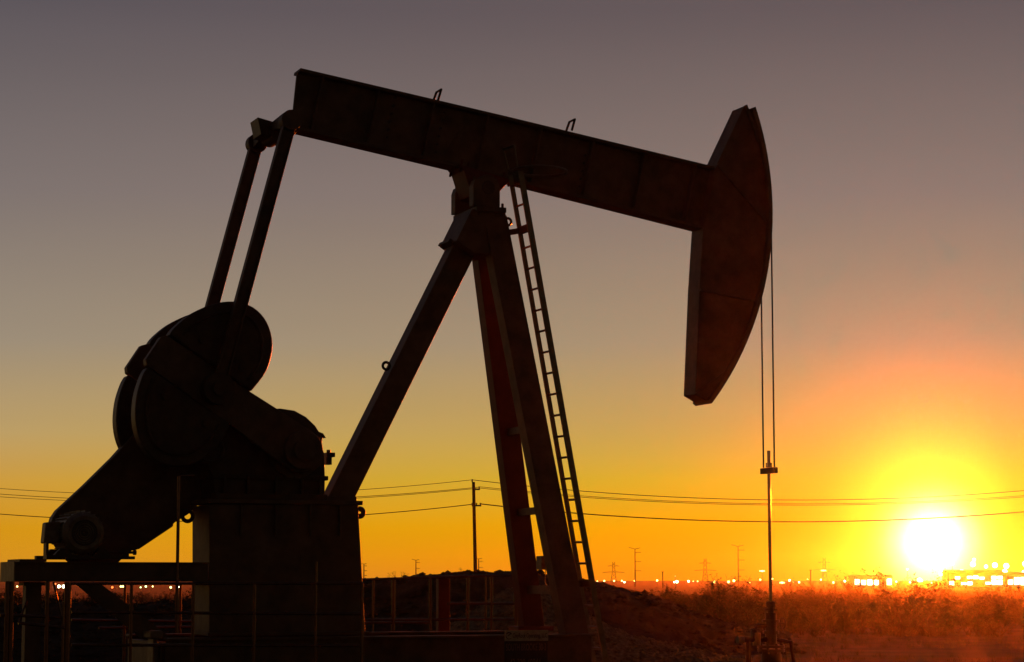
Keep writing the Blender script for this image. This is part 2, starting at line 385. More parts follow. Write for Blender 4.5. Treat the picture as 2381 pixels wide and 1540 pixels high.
bs.build('diagonal_brace', M['paint'], plat)
cpa, cpz = Q(416, 1108, .62)
MB().tube([L(cpa, .62, SK + .05), L(cpa, .62, cpz), L(cpa + .03, .62, cpz + .02), L(cpa + .2, .62, cpz + .02), L(cpa + .2, .42, cpz + .02)], .022, 8).build('conduit', M['rail'], pj, smooth=True)

# samson post
post = MB()
def leg(mb, pt, pb, bt, bb, wa, wb):   # px of the centre of the near face at top and bottom
    t, b_ = P3(*pt, bt), P3(*pb, bb)
    t = (t[0], bt - wb / 2, t[2]); b_ = (b_[0], bb - wb / 2, b_[2])
    mb.member(b_, t, wa, wb); return b_, t
BT = .40
m1 = MB(); n0, n1 = leg(m1, (1152, 500), (1343, 1478), BT, 1.02, .345, .26)
m1.box(n0[0] - .28, n0[0] + .28, n0[1] - .2, n0[1] + .2, SK + .002, n0[2] + .03)
near_leg = m1.build('front_leg', M['paint'], pj, bevel=.012)
m2 = MB(); f0, f1 = leg(m2, (1123, 500), (1243, 1457), -.12, -.86, .32, .26)
m2.box(f0[0] - .28, f0[0] + .28, f0[1] - .2, f0[1] + .2, SK + .002, SK + .07)
m2.build('front_leg', M['paint_red'], pj, bevel=.012, label='faded red front leg on the far side')
m3 = MB(); r0, r1 = leg(m3, (1098, 545), (790, 1166), .17, .17, .385, .34)
m3.box(r0[0] - .24, r0[0] + .22, -.25, .25, zt + .062, zt + .13)
m3.build('rear_leg', M['paint'], pj, bevel=.012)
def legpt(p0, p1, py, b_hint):         # point on a leg line at the height seen at py
    z = Q(1200, py, b_hint)[1]; k = (z - p0[2]) / (p1[2] - p0[2]); return [p0[i] + (p1[i] - p0[i]) * k for i in range(3)]
for py in (1000, 1188, 1372):
    A_, B_ = legpt(f0, f1, py, 0), legpt(n0, n1, py, 0)
    s_ = .05 if py < 1300 else .06
    MB().hexa([L(A_[0] - .04, A_[1] + .1, A_[2] - s_), L(A_[0] + .04, A_[1] + .1, A_[2] - s_), L(A_[0] + .04, A_[1] + .1, A_[2] + s_), L(A_[0] - .04, A_[1] + .1, A_[2] + s_)],
              [L(B_[0] - .04, B_[1] - .1, B_[2] - s_), L(B_[0] + .04, B_[1] - .1, B_[2] - s_), L(B_[0] + .04, B_[1] - .1, B_[2] + s_), L(B_[0] - .04, B_[1] - .1, B_[2] + s_)]).build('cross_member', M['paint'], pj)
cap = MB()
cap.prism([Q(x, y, .30) for x, y in [(1092, 489), (1168, 489), (1181, 555), (1190, 597), (1112, 592), (1097, 592), (1078, 578), (1056, 562)]][::-1], -.30, .402)
zc = Q(1140, 486, .47)[1]
cap.box(Q(1112, 480, .47)[0] - .02, Q(1178, 480, .47)[0], -.5, .47, zc - .04, zc + .035)
for px in (1118, 1172):
    a = Q(px, 480, .47)[0]
    for b in (.41, -.44): cap.tube([L(a, b, zc - .09), L(a, b, zc + .10)], .022, 6)
q0, q1 = Q(1042, 562, .2), Q(1100, 596, .2)                    # splice flange on the rear leg
cap.hexa([L(q0[0], -.24, q0[1]), L(q0[0], .2, q0[1]), L(q0[0] + .03, .2, q0[1] + .05), L(q0[0] + .03, -.24, q0[1] + .05)],
         [L(q1[0], -.24, q1[1]), L(q1[0], .2, q1[1]), L(q1[0] + .03, .2, q1[1] + .05), L(q1[0] + .03, -.24, q1[1] + .05)])
cap.build('post_cap', M['paint'], pj, bevel=.01)
le2 = Q(898, 851, .1)
MB().ring((le2[0], -.1, le2[1]), .05, .02, (0, 1, 0)).build('lifting_eye', M['dark'], pj)
le = Q(1181, 516, .35)
MB().ring((le[0], -.35, le[1]), .05, .02, (0, 1, 0)).build('lifting_eye', M['gal'], pj)
# saddle bearing: two pillow blocks and the shaft
for b0, b1 in ((.28, .46), (-.46, -.28)):
    sb = MB(); x0, x1 = Q(1101, 470, .46)[0], Q(1163, 470, .46)[0]
    pts = [(x0, zc + .036), (x1, zc + .036), (x1, ZP + .02), (x1 - .03, ZP + .11)] + [(.0 + .17 * math.cos(t), ZP + .02 + .17 * math.sin(t)) for t in np.linspace(.7, 2.4, 7)] + [(x0 + .03, ZP + .11), (x0, ZP + .02)]
    sb.prism(pts, b0, b1)
    for a in (x0 + .05, x1 - .05): sb.tube([L(a, (b0 + b1) / 2, zc + .03), L(a, (b0 + b1) / 2, ZP + .16)], .022, 6)
    sb.build('saddle_bearing', M['paint'], pj, bevel=.01)
MB().cylb(0, ZP, .10, -.50, .462, 28).cylb(0, ZP, .075, .464, .475, 28).build('saddle_shaft', M['dark'], pj, smooth=True)
bx0, bx1 = Q(1256, 1293, .35), Q(1284, 1325, .35)
jb = MB().box(bx0[0], bx1[0], .20, .40, bx1[1], bx0[1]); jb.tube([L(bx1[0] - .08, .3, bx1[1]), L(bx1[0] - .09, .3, bx1[1] - .18), L(bx1[0] - .03, .3, bx1[1] - .3)], .007, 6)
jb.tube([L(bx1[0] - .02, .3, bx1[1]), L(bx1[0], .32, bx1[1] - .2), L(bx1[0] + .05, .4, bx1[1] - .3)], .007, 6); jb.box(bx1[0] - .01, bx1[0] + .12, .27, .33, bx1[1] + .08, bx1[1] + .12)
jb.build('control_box', M['grey'], pj, bevel=.015)

# ladder
la = MB(); RL, RN = .30, .66
lt, lb = P3(1187, 411, RL), P3(1348, 1345, RL); nt, nb = P3(1215, 428, RN), P3(1375, 1345, RN)
def ext(p, q, z): k = (z - p[2]) / (q[2] - p[2]); return [p[i] + (q[i] - p[i]) * k for i in range(3)]
zg = .25
lb2, nb2 = ext(lt, lb, zg), ext(nt, nb, zg); ztop = lt[2] + .02; lt2, nt2 = ext(lt, lb, ztop), ext(nt, nb, ztop)
ladder = MB().member(lb2, lt2, .065, .03).member(nb2, nt2, .085, .03).build('ladder', M['gal'], pj)
nr = 0; z = zg + .2
while z < ztop - .1:
    p, q = ext(lt, lb, z), ext(nt, nb, z); MB().tube([L(*p), L(*q)], .017, 8).build('rung', M['gal'], ladder); z += .298
for py in (548, 1360):
    br = MB(); z = Q(1200, py, 0)[1]; k = legpt(n0, n1, py, 0); p, q = ext(lt, lb, z), ext(nt, nb, z)
    br.hexa([L(k[0], k[1] - .1, k[2] - .09), L(k[0], k[1] - .1, k[2] + .0), L(k[0], k[1] - .06, k[2] + .0), L(k[0], k[1] - .06, k[2] - .09)],
            [L(p[0] + .0, p[1] - .0, p[2] - .02), L(p[0], p[1], p[2] + .06), L(p[0], p[1] + .04, p[2] + .06), L(p[0], p[1] + .04, p[2] - .02)])
    br.hexa([L(p[0] - .03, p[1], p[2] - .03), L(p[0] + .03, p[1], p[2] - .03), L(p[0] + .03, p[1], p[2] + .07), L(p[0] - .03, p[1], p[2] + .07)],
            [L(q[0] - .03, q[1], q[2] - .03), L(q[0] + .03, q[1], q[2] - .03), L(q[0] + .03, q[1], q[2] + .07), L(q[0] - .03, q[1], q[2] + .07)])
    br.build('ladder_bracket', M['paint'], ladder)
hh = [LP(1184, 400, RL), LP(1171, 347, RL), LP(1196, 339, RN), LP(1204, 392, RN)]
MB().tube(hh[:2], .012, 6).tube(hh[1:3], .022, 6).tube(hh[2:], .012, 6).tube([hh[0], hh[3]], .02, 6).build('grab_rail', M['gal'], ladder)
hc = Q(1256, 399, .62)
MB().ring((hc[0], -.62, hc[1]), .375, .024, (.02, .0, 1), 40).build('safety_hoop', M['gal'], ladder, smooth=True)

# moving parts: traced level, then turned about the saddle bearing
PHI = R(-12.0)
def rot(p, ph=PHI): x, z = p[0], p[1] - ZP; return (x * math.cos(ph) - z * math.sin(ph), x * math.sin(ph) + z * math.cos(ph) + ZP)
BW = .16
tl, tr = Q(655, 252, BW), Q(1632, 268, BW); bl, br_ = Q(668, 396, BW), Q(1632, 418, BW); mt_, mb_ = Q(1135, 258, BW), Q(1135, 403, BW)
wb_ = MB()
top = [tl, mt_, tr]; bot = [bl, mb_, br_]
for seq, th, sg in ((top, .045, -1), (bot, .045, 1)):
    for i in range(2):
        p, q = seq[i], seq[i + 1]
        wb_.prism([rot(p), rot(q), rot((q[0], q[1] + sg * th)), rot((p[0], p[1] + sg * th))], -BW, BW)
wb_.prism([rot((p[0], p[1] + .046)) for p in bot] + [rot((p[0], p[1] - .046)) for p in reversed(top)], -.025, .025)
for x in np.linspace(tl[0] + .35, tr[0] - .3, 8):
    zb_ = np.interp(x, [p[0] for p in bot], [p[1] for p in bot]); zt_ = np.interp(x, [p[0] for p in top], [p[1] for p in top])
    wb_.prism([rot((x - .012, zb_ + .046)), rot((x + .012, zb_ + .046)), rot((x + .012, zt_ - .046)), rot((x - .012, zt_ - .046))], -BW + .01, BW - .01)
beam = wb_.build('walking_beam', M['paint'], pj, bevel=.006)
for xq in (-1.5, -.75, .75, 1.5):
    for k in range(6):
        p = rot((xq, mb_[1] + .12 + k * .12)); MB().cylb(p[0], p[1], .022, .047, .07, 6).build('bolt', M['dark'], beam)
cpl = [rot(p) for p in [(-.62, mb_[1] + .05), (.62, mb_[1] + .05), (.42, mb_[1] + .62), (-.42, mb_[1] + .62)]]
MB().prism(cpl, .0255, .045).build('doubler_plate', M['paint'], beam)
cb = MB()                                                       # centre saddle casting between beam and shaft
cb.prism([rot(p) for p in [(-.42, mb_[1] - .002), (-.34, mb_[1] - .07), (-.15, ZP - .12), (.15, ZP - .12), (.34, mb_[1] - .07), (.42, mb_[1] - .002)]], -.26, .26)
for x in (-.38, -.28, .28, .38):
    for b in (.2, -.2):
        p, q = rot((x, mb_[1] - .1)), rot((x, mb_[1] + .09)); cb.tube([L(p[0], b, p[1]), L(q[0], b, q[1])], .02, 6)
cb.build('centre_saddle', M['paint_red'], pj, bevel=.01)
for px in (985, 1300):                                          # clamp loops standing on the top flange
    x, z_ = Q(px, 256, BW); p0, p1 = rot((x - .02, z_)), rot((x, z_ + .18))
    MB().tube([L(p0[0], -.12, p0[1]), L(p1[0], -.1, p1[1]), L(p1[0], .1, p1[1]), L(p0[0], .12, p0[1])], .018, 8).build('lifting_loop', M['dark'], beam)
# horsehead
RH = Q(1792, 520, .2)[0]
ta = math.atan2(Q(1704, 106, .2)[1] - ZP, Q(1704, 106, .2)[0]); ba = math.atan2(Q(1705, 803, .2)[1] - ZP, Q(1705, 803, .2)[0])
arc = [(RH * math.cos(t), ZP + RH * math.sin(t)) for t in np.linspace(ba, ta, 36)]
back = [Q(1672, 112, .2), Q(1636, 262, .2), Q(1634, 420, .2), Q(1652, 560, .2), Q(1688, 800, .2)]
hh_ = MB()
inner = [(p[0] * .985, ZP + (p[1] - ZP) * .985) for p in arc]
hh_.prism([rot(p) for p in inner + back], -.20, .20)
head = hh_.build('horsehead', M['paint'], pj, bevel=.01)
fp = MB()
for i in range(len(arc) - 1): fp.prism([rot(inner[i]), rot(arc[i]), rot(arc[i + 1]), rot(inner[i + 1])], -.27, .27)
fp.build('arc_plate', M['paint'], head)
for k in (4, 13, 22, 31):
    rb_ = MB(); p = inner[k]; q = back[[4, 3, 1, 0][[4, 13, 22, 31].index(k)]]
    d = Vector((q[0] - p[0], q[1] - p[1])).normalized(); n_ = Vector((-d.y, d.x)) * .02
    rb_.prism([rot((p[0] - n_.x, p[1] - n_.y)), rot((q[0] - n_.x, q[1] - n_.y)), rot((q[0] + n_.x, q[1] + n_.y)), rot((p[0] + n_.x, p[1] + n_.y))], .203, .25)
    rb_.build('stiffener', M['paint'], head)

# equalizer, pitmans and cranks
PB_ = .86
E0 = Q(662, 390, PB_); E = rot(E0)
Pn0 = Q(467, 1010, PB_); r_ = math.dist(Pn0, SH); Lp = math.dist(Pn0, E0)
d_ = math.dist(SH, E); base_ang = math.atan2(E[1] - SH[1], E[0] - SH[0])
cth = (r_ ** 2 + d_ ** 2 - Lp ** 2) / (2 * r_ * d_); crank_ang = base_ang + math.acos(max(-1, min(1, cth)))
PIN = (SH[0] + r_ * math.cos(crank_ang), SH[1] + r_ * math.sin(crank_ang))
print('CRANK', math.degrees(crank_ang), r_, Lp, 'RH', RH, 'ZP', ZP, 'SK', SK, 'pin', PIN)
eq = MB()
eb = rot(((E0[0]), bl[1]))                                      # under the beam tail
for sg in (-1, 1):
    eq.hexa([L(E[0] - .10, 0, E[1] + .02), L(E[0] + .10, 0, E[1] + .02), L(E[0] + .10, 0, eb[1] - .02), L(E[0] - .10, 0, eb[1] - .02)],
            [L(E[0] - .08, sg * (PB_ - .1), E[1] - .09), L(E[0] + .08, sg * (PB_ - .1), E[1] - .09), L(E[0] + .08, sg * (PB_ - .1), E[1] + .12), L(E[0] - .08, sg * (PB_ - .1), E[1] + .12)])
eq.build('equalizer', M['dark'], pj, bevel=.01)
tbz = MB().prism([rot(p) for p in [(E0[0] - .3, bl[1] - .001), (E0[0] - .2, bl[1] - .22), (E0[0] + .2, bl[1] - .22), (E0[0] + .3, bl[1] - .001)]], -.2, .2)
tbz.cylb(eb[0], eb[1] - .13, .13, -.26, .26, 24)
tbz.build('tail_bearing', M['dark'], pj, bevel=.008)
def smooth_line(P, n):
    P = [P[0]] + list(P) + [P[-1]]; out = []
    for i in range(1, len(P) - 2):
        for k in range(n):
            t = k / n; out.append(tuple(.5 * (2 * P[i][j] + (P[i + 1][j] - P[i - 1][j]) * t + (2 * P[i - 1][j] - 5 * P[i][j] + 4 * P[i + 1][j] - P[i + 2][j]) * t * t + (3 * P[i][j] - P[i - 1][j] - 3 * P[i + 1][j] + P[i + 2][j]) * t ** 3) for j in (0, 1)))
    return out + [P[-1]]
for sg in (1, -1):
    b = sg * PB_
    pm = MB(); d = Vector((PIN[0] - E[0], PIN[1] - E[1])).normalized(); n_ = Vector((-d.y, d.x))
    p0 = Vector(E) ; p1 = Vector(PIN) - d * .18
    for o_ in (1, -1):                                          # an I section: two flanges and a web
        f_ = n_ * .085 * o_; t_ = n_ * .018 * o_
        pm.prism([tuple(p0 + f_ - t_), tuple(p0 + f_), tuple(p1 + f_), tuple(p1 + f_ - t_)], b - .07, b + .07)
    w_ = n_ * .066; pm.prism([tuple(p0 - w_), tuple(p0 + w_), tuple(p1 + w_), tuple(p1 - w_)], b - .012, b + .012)
    pm.cylb(E[0], E[1], .14, b - .09, b + .09, 24)
    pit = pm.build('pitman_arm', M['paint'], pj, bevel=.004)
    MB().cylb(PIN[0], PIN[1], .21, b - .12, b + .12, 28).cylb(PIN[0], PIN[1], .10, b + .121 * sg, b + .17 * sg, 20).build('wrist_pin_bearing', M['dark'], pit, smooth=True)
    # crank arm
    c_ = Vector((math.cos(crank_ang), math.sin(crank_ang))); s_ = Vector((-c_.y, c_.x)); S0 = Vector(SH)
    bm0, bm1 = sorted((sg * .50, sg * .68))
    def cp(r, w): return tuple(S0 + c_ * r + s_ * w)
    RT = 2.42
    arm = [cp(-.29, -.14), cp(-.33, 0), cp(-.29, .14), cp(-.1, .29), cp(.3, .29), cp(1.0, .26), cp(RT - .05, .24), cp(RT, .18), cp(RT, -.18), cp(RT - .05, -.24), cp(1.0, -.26), cp(.3, -.29), cp(-.1, -.29)]
    crank = MB().prism(arm, bm0, bm1).cylb(*SH, .26, min(sg * .37, sg * .80), max(sg * .37, sg * .80), 32)
    if sg == 1: crank.cylb(*SH, .15, .80, .84, 28)
    crank = crank.build('crank', M['paint'], pj, bevel=.01)
    MB().cylb(PIN[0], PIN[1], .09, min(sg * .681, sg * .74), max(sg * .681, sg * .74), 20).build('wrist_pin', M['dark'], crank)
    for side in (1, -1):                                        # counterweights bolted to both edges
        w = MB(); w0, w1 = sorted((sg * .46, sg * .73))
        pts = [(1.02, .262), (1.00, .62), (1.12, .95), (1.35, 1.16), (1.62, 1.22), (1.88, 1.13), (2.10, .93), (2.26, .66), (2.34, .40), (2.35, .262)]
        pts = smooth_line(pts, 4); w.prism([cp(r, side * q) for r, q in pts], w0, w1)
        rim = [(1.14, .36), (1.14, .62), (1.24, .87), (1.42, 1.02), (1.62, 1.07), (1.82, 1.0), (1.99, .83), (2.13, .6), (2.2, .36)]
        rim = smooth_line(rim, 3); o = w1 if sg > 0 else w0
        wt_ = w.build('counterweight', M['dark'], crank, bevel=.02)
        rm = MB()
        for i in range(len(rim) - 1):
            A_, B_ = Vector(cp(rim[i][0], side * rim[i][1])), Vector(cp(rim[i + 1][0], side * rim[i + 1][1]))
            rm.tube([(A_.x, -(o + .01 * sg), A_.y), (B_.x, -(o + .01 * sg), B_.y)], .022, 6)
        for rr in (1.3, 1.95): 
            q = cp(rr, side * .45); MB().cylb(q[0], q[1], .05, min(o, o + .05 * sg), max(o, o + .05 * sg), 6).build('bolt', M['dark'], wt_)
        rm.build('casting_rim', M['dark'], wt_)

# ------------------------------------------------------------------ bridle and polished rod, hanging from the horsehead
RA = RH + .025
br0 = thing('polished_rod', BASE + u * RA, 'polished rod and twin wire ropes hanging from the horsehead into the wellhead', 'rod', AL)
zc2 = Q(1795, 1095, 0)[1]; zwh = Q(1803, 1398, 0)[1]
for b in (.17, -.17):
    pts = [(RA * math.cos(t) - RA, -b, ZP + RA * math.sin(t)) for t in np.linspace(ta + PHI - .03, 0, 14)] + [(0, -b, zc2 + .05)]
    MB().tube(pts, .013, 8).build('wire_rope', M['cable'], br0, smooth=True)
MB().box(-.035, .035, -.22, .22, zc2 - .045, zc2 + .045).build('carrier_bar', M['dark'], br0, bevel=.01)
MB().tube([(0, 0, zc2 + .3), (0, 0, zwh - .1)], .026, 12).box(-.035, .035, -.035, .035, zc2 + .047, zc2 + .12).build('rod', M['steel'], br0, smooth=True)

wh = thing('wellhead', BASE + u * RA, 'rusty wellhead with stuffing box and side valves under the polished rod', 'wellhead', AL)
zz = lambda py: Q(1803, py, 0)[1]
MB().cylz(0, 0, .05, zz(1425), zwh + .0, 16).cylz(0, 0, .075, zz(1412), zz(1400), 8).box(-.09, .09, -.035, .035, zz(1420), zz(1415)).cylz(.05, 0, .02, zz(1421), zz(1402), 8).build('stuffing_box', M['dark'], wh, bevel=.004)
st = MB().cylz(0, 0, .085, zz(1500), zz(1425), 20).cylz(0, 0, .13, zz(1447), zz(1441), 20).cylz(0, 0, .12, zz(1474), zz(1467), 20).cylz(0, 0, .20, zz(1507), zz(1500), 24).cylz(0, 0, .20, zz(1516), zz(1509), 24).cylz(0, 0, .15, 0, zz(1516), 24)
for k in range(8):
    t = k * math.pi / 4; st.cylz(.165 * math.cos(t), .165 * math.sin(t), .02, zz(1520), zz(1496), 6)
st.build('tubing_head', M['dark'], wh, smooth=True)
def wheel(x, y, z, r, ax): return MB().ring((x, y, z), r, .012, ax, 20, 6).tube([Vector((x, y, z)) - Vector(ax) * .08, Vector((x, y, z)) + Vector(ax) * .03], .012, 6)
fl = MB().tube([(-.05, 0, zz(1487)), (-.48, 0, zz(1487))], .035, 12).tube([(-.38, 0, zz(1487)), (-.38, 0, .05)], .04, 12).tube([(-.05, 0, zz(1455)), (-.24, 0, zz(1455)), (-.30, 0, zz(1470)), (-.30, 0, zz(1487))], .03, 10)
fl.tube([(.05, 0, zz(1487)), (.33, 0, zz(1494)), (.5, .1, .02)], .028, 10)
fl.build('flow_line', M['rail'], wh, smooth=True)
MB().tube([(-.24, 0, zz(1487) - .09), (-.24, 0, zz(1487) + .10)], .06, 14).build('valve', M['grey'], wh, smooth=True)
vb = MB().tube([(-.46, 0, zz(1487)), (-.56, 0, zz(1487))], .055, 12)
vb.build('valve', M['grey'], wh, smooth=True)
wheel(-.24, 0, zz(1487) + .15, .09, (0, 0, 1)).build('valve_wheel', M['dark'], wh)
wheel(.2, 0, zz(1450), .08, (1, 0, 0)).build('valve_wheel', M['dark'], wh)

# ------------------------------------------------------------------ guard railings
def railing(posts, rails, b, label, braces=(), r=.02):
    a_, _ = Q(posts[0][0], 1400, b)
    loc = BASE + u * a_ + v * b
    t = thing('guard_railing', loc, label, 'railing', AL, 'pipe guard railings round the pumpjack')
    for p in posts:
        px, py0 = p[0], p[1]; rr = p[2] if len(p) > 2 else r; lean = p[3] if len(p) > 3 else 0
        x, z1 = Q(px, py0, b); MB().tube([(x - a_ , 0, z1), (x - a_ - lean, 0, 0)], rr, 10).build('post', M['rail'], t, smooth=True)
    for (x0, y0, x1, y1) in rails:
        p, q = Q(x0, y0, b), Q(x1, y1, b); MB().tube([(p[0] - a_, 0, p[1]), (q[0] - a_, 0, q[1])], r * .95, 10).build('rail', M['rail'], t, smooth=True)
    for (x0, y0, x1, y1) in braces:
        p, q = Q(x0, y0, b), Q(x1, y1, b); MB().tube([(p[0] - a_, 0, p[1]), (q[0] - a_, 0, q[1])], r * .6, 8).build('brace', M['rail'], t, smooth=True)
    return t
railing([(158, 1354, .045), (306, 1357), (450, 1357), (592, 1357), (735, 1306, .017), (842, 1357)], [(150, 1357, 842, 1357), (166, 1424, 842, 1428), (166, 1500, 842, 1502)], 2.0, 'near pipe railing crossing in front of the gearbox pedestal')
railing([(18, 1352, .03), (28, 1352, .03), (111, 1352, .026), (147, 1400, .012)], [(0, 1430, 147, 1436), (43, 1449, 150, 1460)], 2.05, 'near pipe railing with thin braces below the motor', [(63, 1395, 43, 1449), (124, 1354, 150, 1462)])
railing([(291, 1356, .02), (420, 1356, .02)], [(166, 1442, 470, 1446), (230, 1461, 470, 1458)], -2.0, 'far pipe railing seen below the motor platform left of the pedestal')
railing([(868, 1348, .014), (915, 1347, .026), (1001, 1343, .022), (1088, 1342, .022), (1130, 1341, .014), (1143, 1340, .022), (1199, 1337, .026)], [(842, 1348, 1200, 1337), (1040, 1404, 1245, 1404), (845, 1442, 1245, 1440), (845, 1449, 1000, 1448)], -2.1, 'far pipe railing with sunlit orange posts left of the front legs')
wp = Q(1030, 1345, -2.35)
w_loc = BASE + u * wp[0] + v * -2.35
wd = thing('steel_post', w_loc, 'wide red steel post standing behind the far railing', 'post', AL)
MB().box(-.09, .09, -.06, .06, 0, wp[1]).box(-.14, .14, -.11, .11, 0, .03).build('column', M['paint_red'], wd, bevel=.005)
MB().box(-.1, .1, -.07, .07, wp[1] + .002, wp[1] + .015).build('cap_plate', M['paint_red'], wd)

# ------------------------------------------------------------------ sign
SBb = 2.2; sA, sZ = Q(1225, 1540, SBb)
sign = thing('well_sign', BASE + u * sA + v * SBb, 'two part well sign, pale board above a dark board, in front of the skid', 'sign', AL)
p00, p11 = Q(1174, 1466, SBb), Q(1274, 1490, SBb); x0, x1 = p00[0] - sA, p11[0] - sA; zt0, zb0_ = p00[1], p11[1]
pb_ = MB().box(x0, x1, -.012, .012, zb0_, zt0).build('name_board', M['signpale'], sign)
zb1 = zb0_ - .62
MB().box(x0 - .0, x1 + .0, -.03, -.014, zb1, zb0_ + .02).build('dark_board', M['signdark'], sign)
for x in (x0 + .08, x1 - .08): MB().box(x - .025, x + .025, -.07, -.032, 0, zt0 - .03).build('sign_post', M['rail'], sign)
def text(s, x, z, size, parent, m, y, name, squeeze=1.0):
    cu = bpy.data.curves.new(name, 'FONT'); cu.body = s; cu.size = size; cu.extrude = .002; cu.resolution_u = 3
    o = bpy.data.objects.new(name, cu); C.objects.link(o)
    me = bpy.data.meshes.new_from_object(o); bpy.data.objects.remove(o); bpy.data.curves.remove(cu)
    w = max(vv.co.x for vv in me.vertices) - min(vv.co.x for vv in me.vertices)
    k = squeeze / w
    o = bpy.data.objects.new(name, me); C.objects.link(o); me.materials.append(m)
    o.parent = parent; o.location = (x, y, z); o.rotation_euler = (math.pi / 2, 0, 0); o.scale = (k, 1, 1)
    return o
bwid = x1 - x0; bh = zt0 - zb0_
text('OxyRock Operating, LLC', x0 + bwid * .17, zb0_ + bh * .30, bh * .62, pb_, M['ink'], -.0145, 'lettering', bwid * .80)
lg = MB(); lc = (x0 + bwid * .085, zb0_ + bh * .5)
for i in range(14):                                             # broken ring emblem
    t = .5 + i * .36; t2 = t + .37
    if i in (6,): continue
    ro, ri = bh * .34, bh * (.22 + .006 * i)
    q = [(lc[0] + rr * math.cos(tt), lc[1] + rr * math.sin(tt)) for rr, tt in ((ri, t), (ro, t), (ro, t2), (ri, t2))]
    lg.prism(q, .0125, .0145)
lg.prism([(lc[0] - bh * .2, lc[1] - bh * .06), (lc[0] + bh * .05, lc[1] + bh * .02), (lc[0] + bh * .2, lc[1] + bh * .2), (lc[0] + bh * .02, lc[1] + bh * .12)], .0125, .0145)
lg.build('emblem', M['ink'], pb_)
db_ = [o for o in sign.children if o.name.startswith('dark_board')][0]
text('SOUTH BROOKE 30-3', x0 + bwid * .03, zb0_ - .125, .13, db_, M['letter'], .0135 - .0, 'lettering', bwid * .93)
text('42-329-40944', x0 + bwid * .12, zb0_ - .33, .14, db_, M['letter'], .0135, 'lettering', bwid * .72)

# ------------------------------------------------------------------ distribution pole and its wires
YP = 186
pt, pbm = U(1100, 1119, YP), U(1107, 1400, YP)
pole = thing('utility_pole', (pbm.x, YP, 0), 'wooden power pole with two short crossarms rising behind the berm', 'utility pole')
rel = lambda p: (p.x - pbm.x, p.y - YP, p.z)
MB().tube([(0, 0, 0), rel(U(1101, 1121, YP))], .17, 10, .13).build('pole', M['wood'], pole, smooth=True)
for k, (y0, x1) in enumerate(((1138, 1116), (1176, 1119))):
    p, q = U(1097 if k else 1101, y0, YP), U(x1, y0, YP)
    m = MB().tube([rel(p), rel(q)], .07, 6); arm_ = m.build('crossarm', M['wood'], pole)
    for px in ((1114,) if k == 0 else (1098, 1108, 1117)):
        i_ = MB(); t = rel(U(px, y0, YP)); i_.tube([t, (t[0], t[1], t[2] + .17)], .05, 8).tube([(t[0], t[1], t[2] + .17), (t[0], t[1], t[2] + .22)], .08, 8)
        i_.build('insulator', M['dark'], arm_)
t = rel(U(1098, 1121, YP)); MB().tube([t, (t[0], t[1], t[2] + .22)], .06, 8).build('insulator', M['dark'], pole)
def wire(pts, Y0, Y1, label, r=.03):
    xs_ = [p[0] for p in pts]; cf = np.polyfit(xs_, [p[1] for p in pts], 2)
    P = []
    for i in range(33):
        x = xs_[0] + (xs_[-1] - xs_[0]) * i / 32; Y = Y0 + (Y1 - Y0) * i / 32; P.append(U(x, np.polyval(cf, x), Y))
    o = MB().tube(P, r, 6).build('power_line', M['cable'], smooth=True)
    tag(o, label, 'power line', 'overhead wires on the wooden power pole'); return o
wire([(1098, 1116), (1750, 1162), (2500, 1130)], YP, 175, 'topmost overhead wire right of the wooden power pole', .028)
wire([(1114, 1132), (1750, 1171), (2500, 1143)], YP, 175, 'upper paired wire right of the wooden pole, second from top', .022)
wire([(1114, 1135), (1750, 1174), (2500, 1146)], YP, 173, 'upper paired wire right of the wooden pole, third from top', .022)
wire([(1117, 1172), (1750, 1213), (2500, 1179)], YP, 175, 'lowest and thickest overhead wire right of the wooden power pole', .045)
wire([(1098, 1116), (500, 1152), (-100, 1128)], YP, 195, 'topmost overhead wire left of the wooden power pole', .022)
wire([(1114, 1133), (500, 1166), (-100, 1141)], YP, 195, 'second overhead wire from top left of the wooden pole', .024)
wire([(1108, 1136), (500, 1170), (-100, 1148)], YP, 196, 'third overhead wire from top left of the wooden pole', .022)
wire([(1098, 1173), (500, 1212), (-100, 1187)], YP, 195, 'lowest overhead wire left of the wooden power pole', .034)

# ------------------------------------------------------------------ far transmission towers
def monopole(px, top, Y, label):
    b = U(px, 1352, Y); z1 = U(px, top, Y).z; s = Y / F
    t = thing('transmission_pole', (b.x, Y, 0), label, 'transmission tower', 0, 'steel transmission poles on the horizon')
    MB().tube([(0, 0, 0), (0, 0, z1)], 1.6 * s, 8, 1.0 * s).build('shaft', M['tower'], t)
    h = z1
    for k, (dz, x0, x1, up) in enumerate(((0, -10 if 1 else 0, 11, 3), (8, 0, 12, 0), (30, 0, 12, 0), (52, 0, 12, 0))):
        f = (1350 - top) / 76
        z = z1 - dz * s * f
        a = MB()
        if k == 0: a.tube([(-15 * s * f, 0, z + 4 * s * f), (0, 0, z)], .6 * s, 5).tube([(0, 0, z), (12 * s * f, 0, z + 3 * s * f)], .6 * s, 5)
        else: a.tube([(0, 0, z), (x1 * s * f * 1.2, 0, z)], .6 * s, 5)
        a.build('arm', M['tower'], t)
monopole(1477, 1277, 600, 'taller steel pole with arms to the right, just right of the ladder')
monopole(1717, 1271, 600, 'steel pole with arms to the right, between the ladder and the polished rod')
monopole(967, 1303, 800, 'small steel pole with arms above the berm left of the wooden pole')
monopole(846, 1312, 820, 'small faint steel pole beside the pedestal lifting eye')
monopole(1113, 1300, 800, 'small steel pole half hidden directly behind the wooden pole')
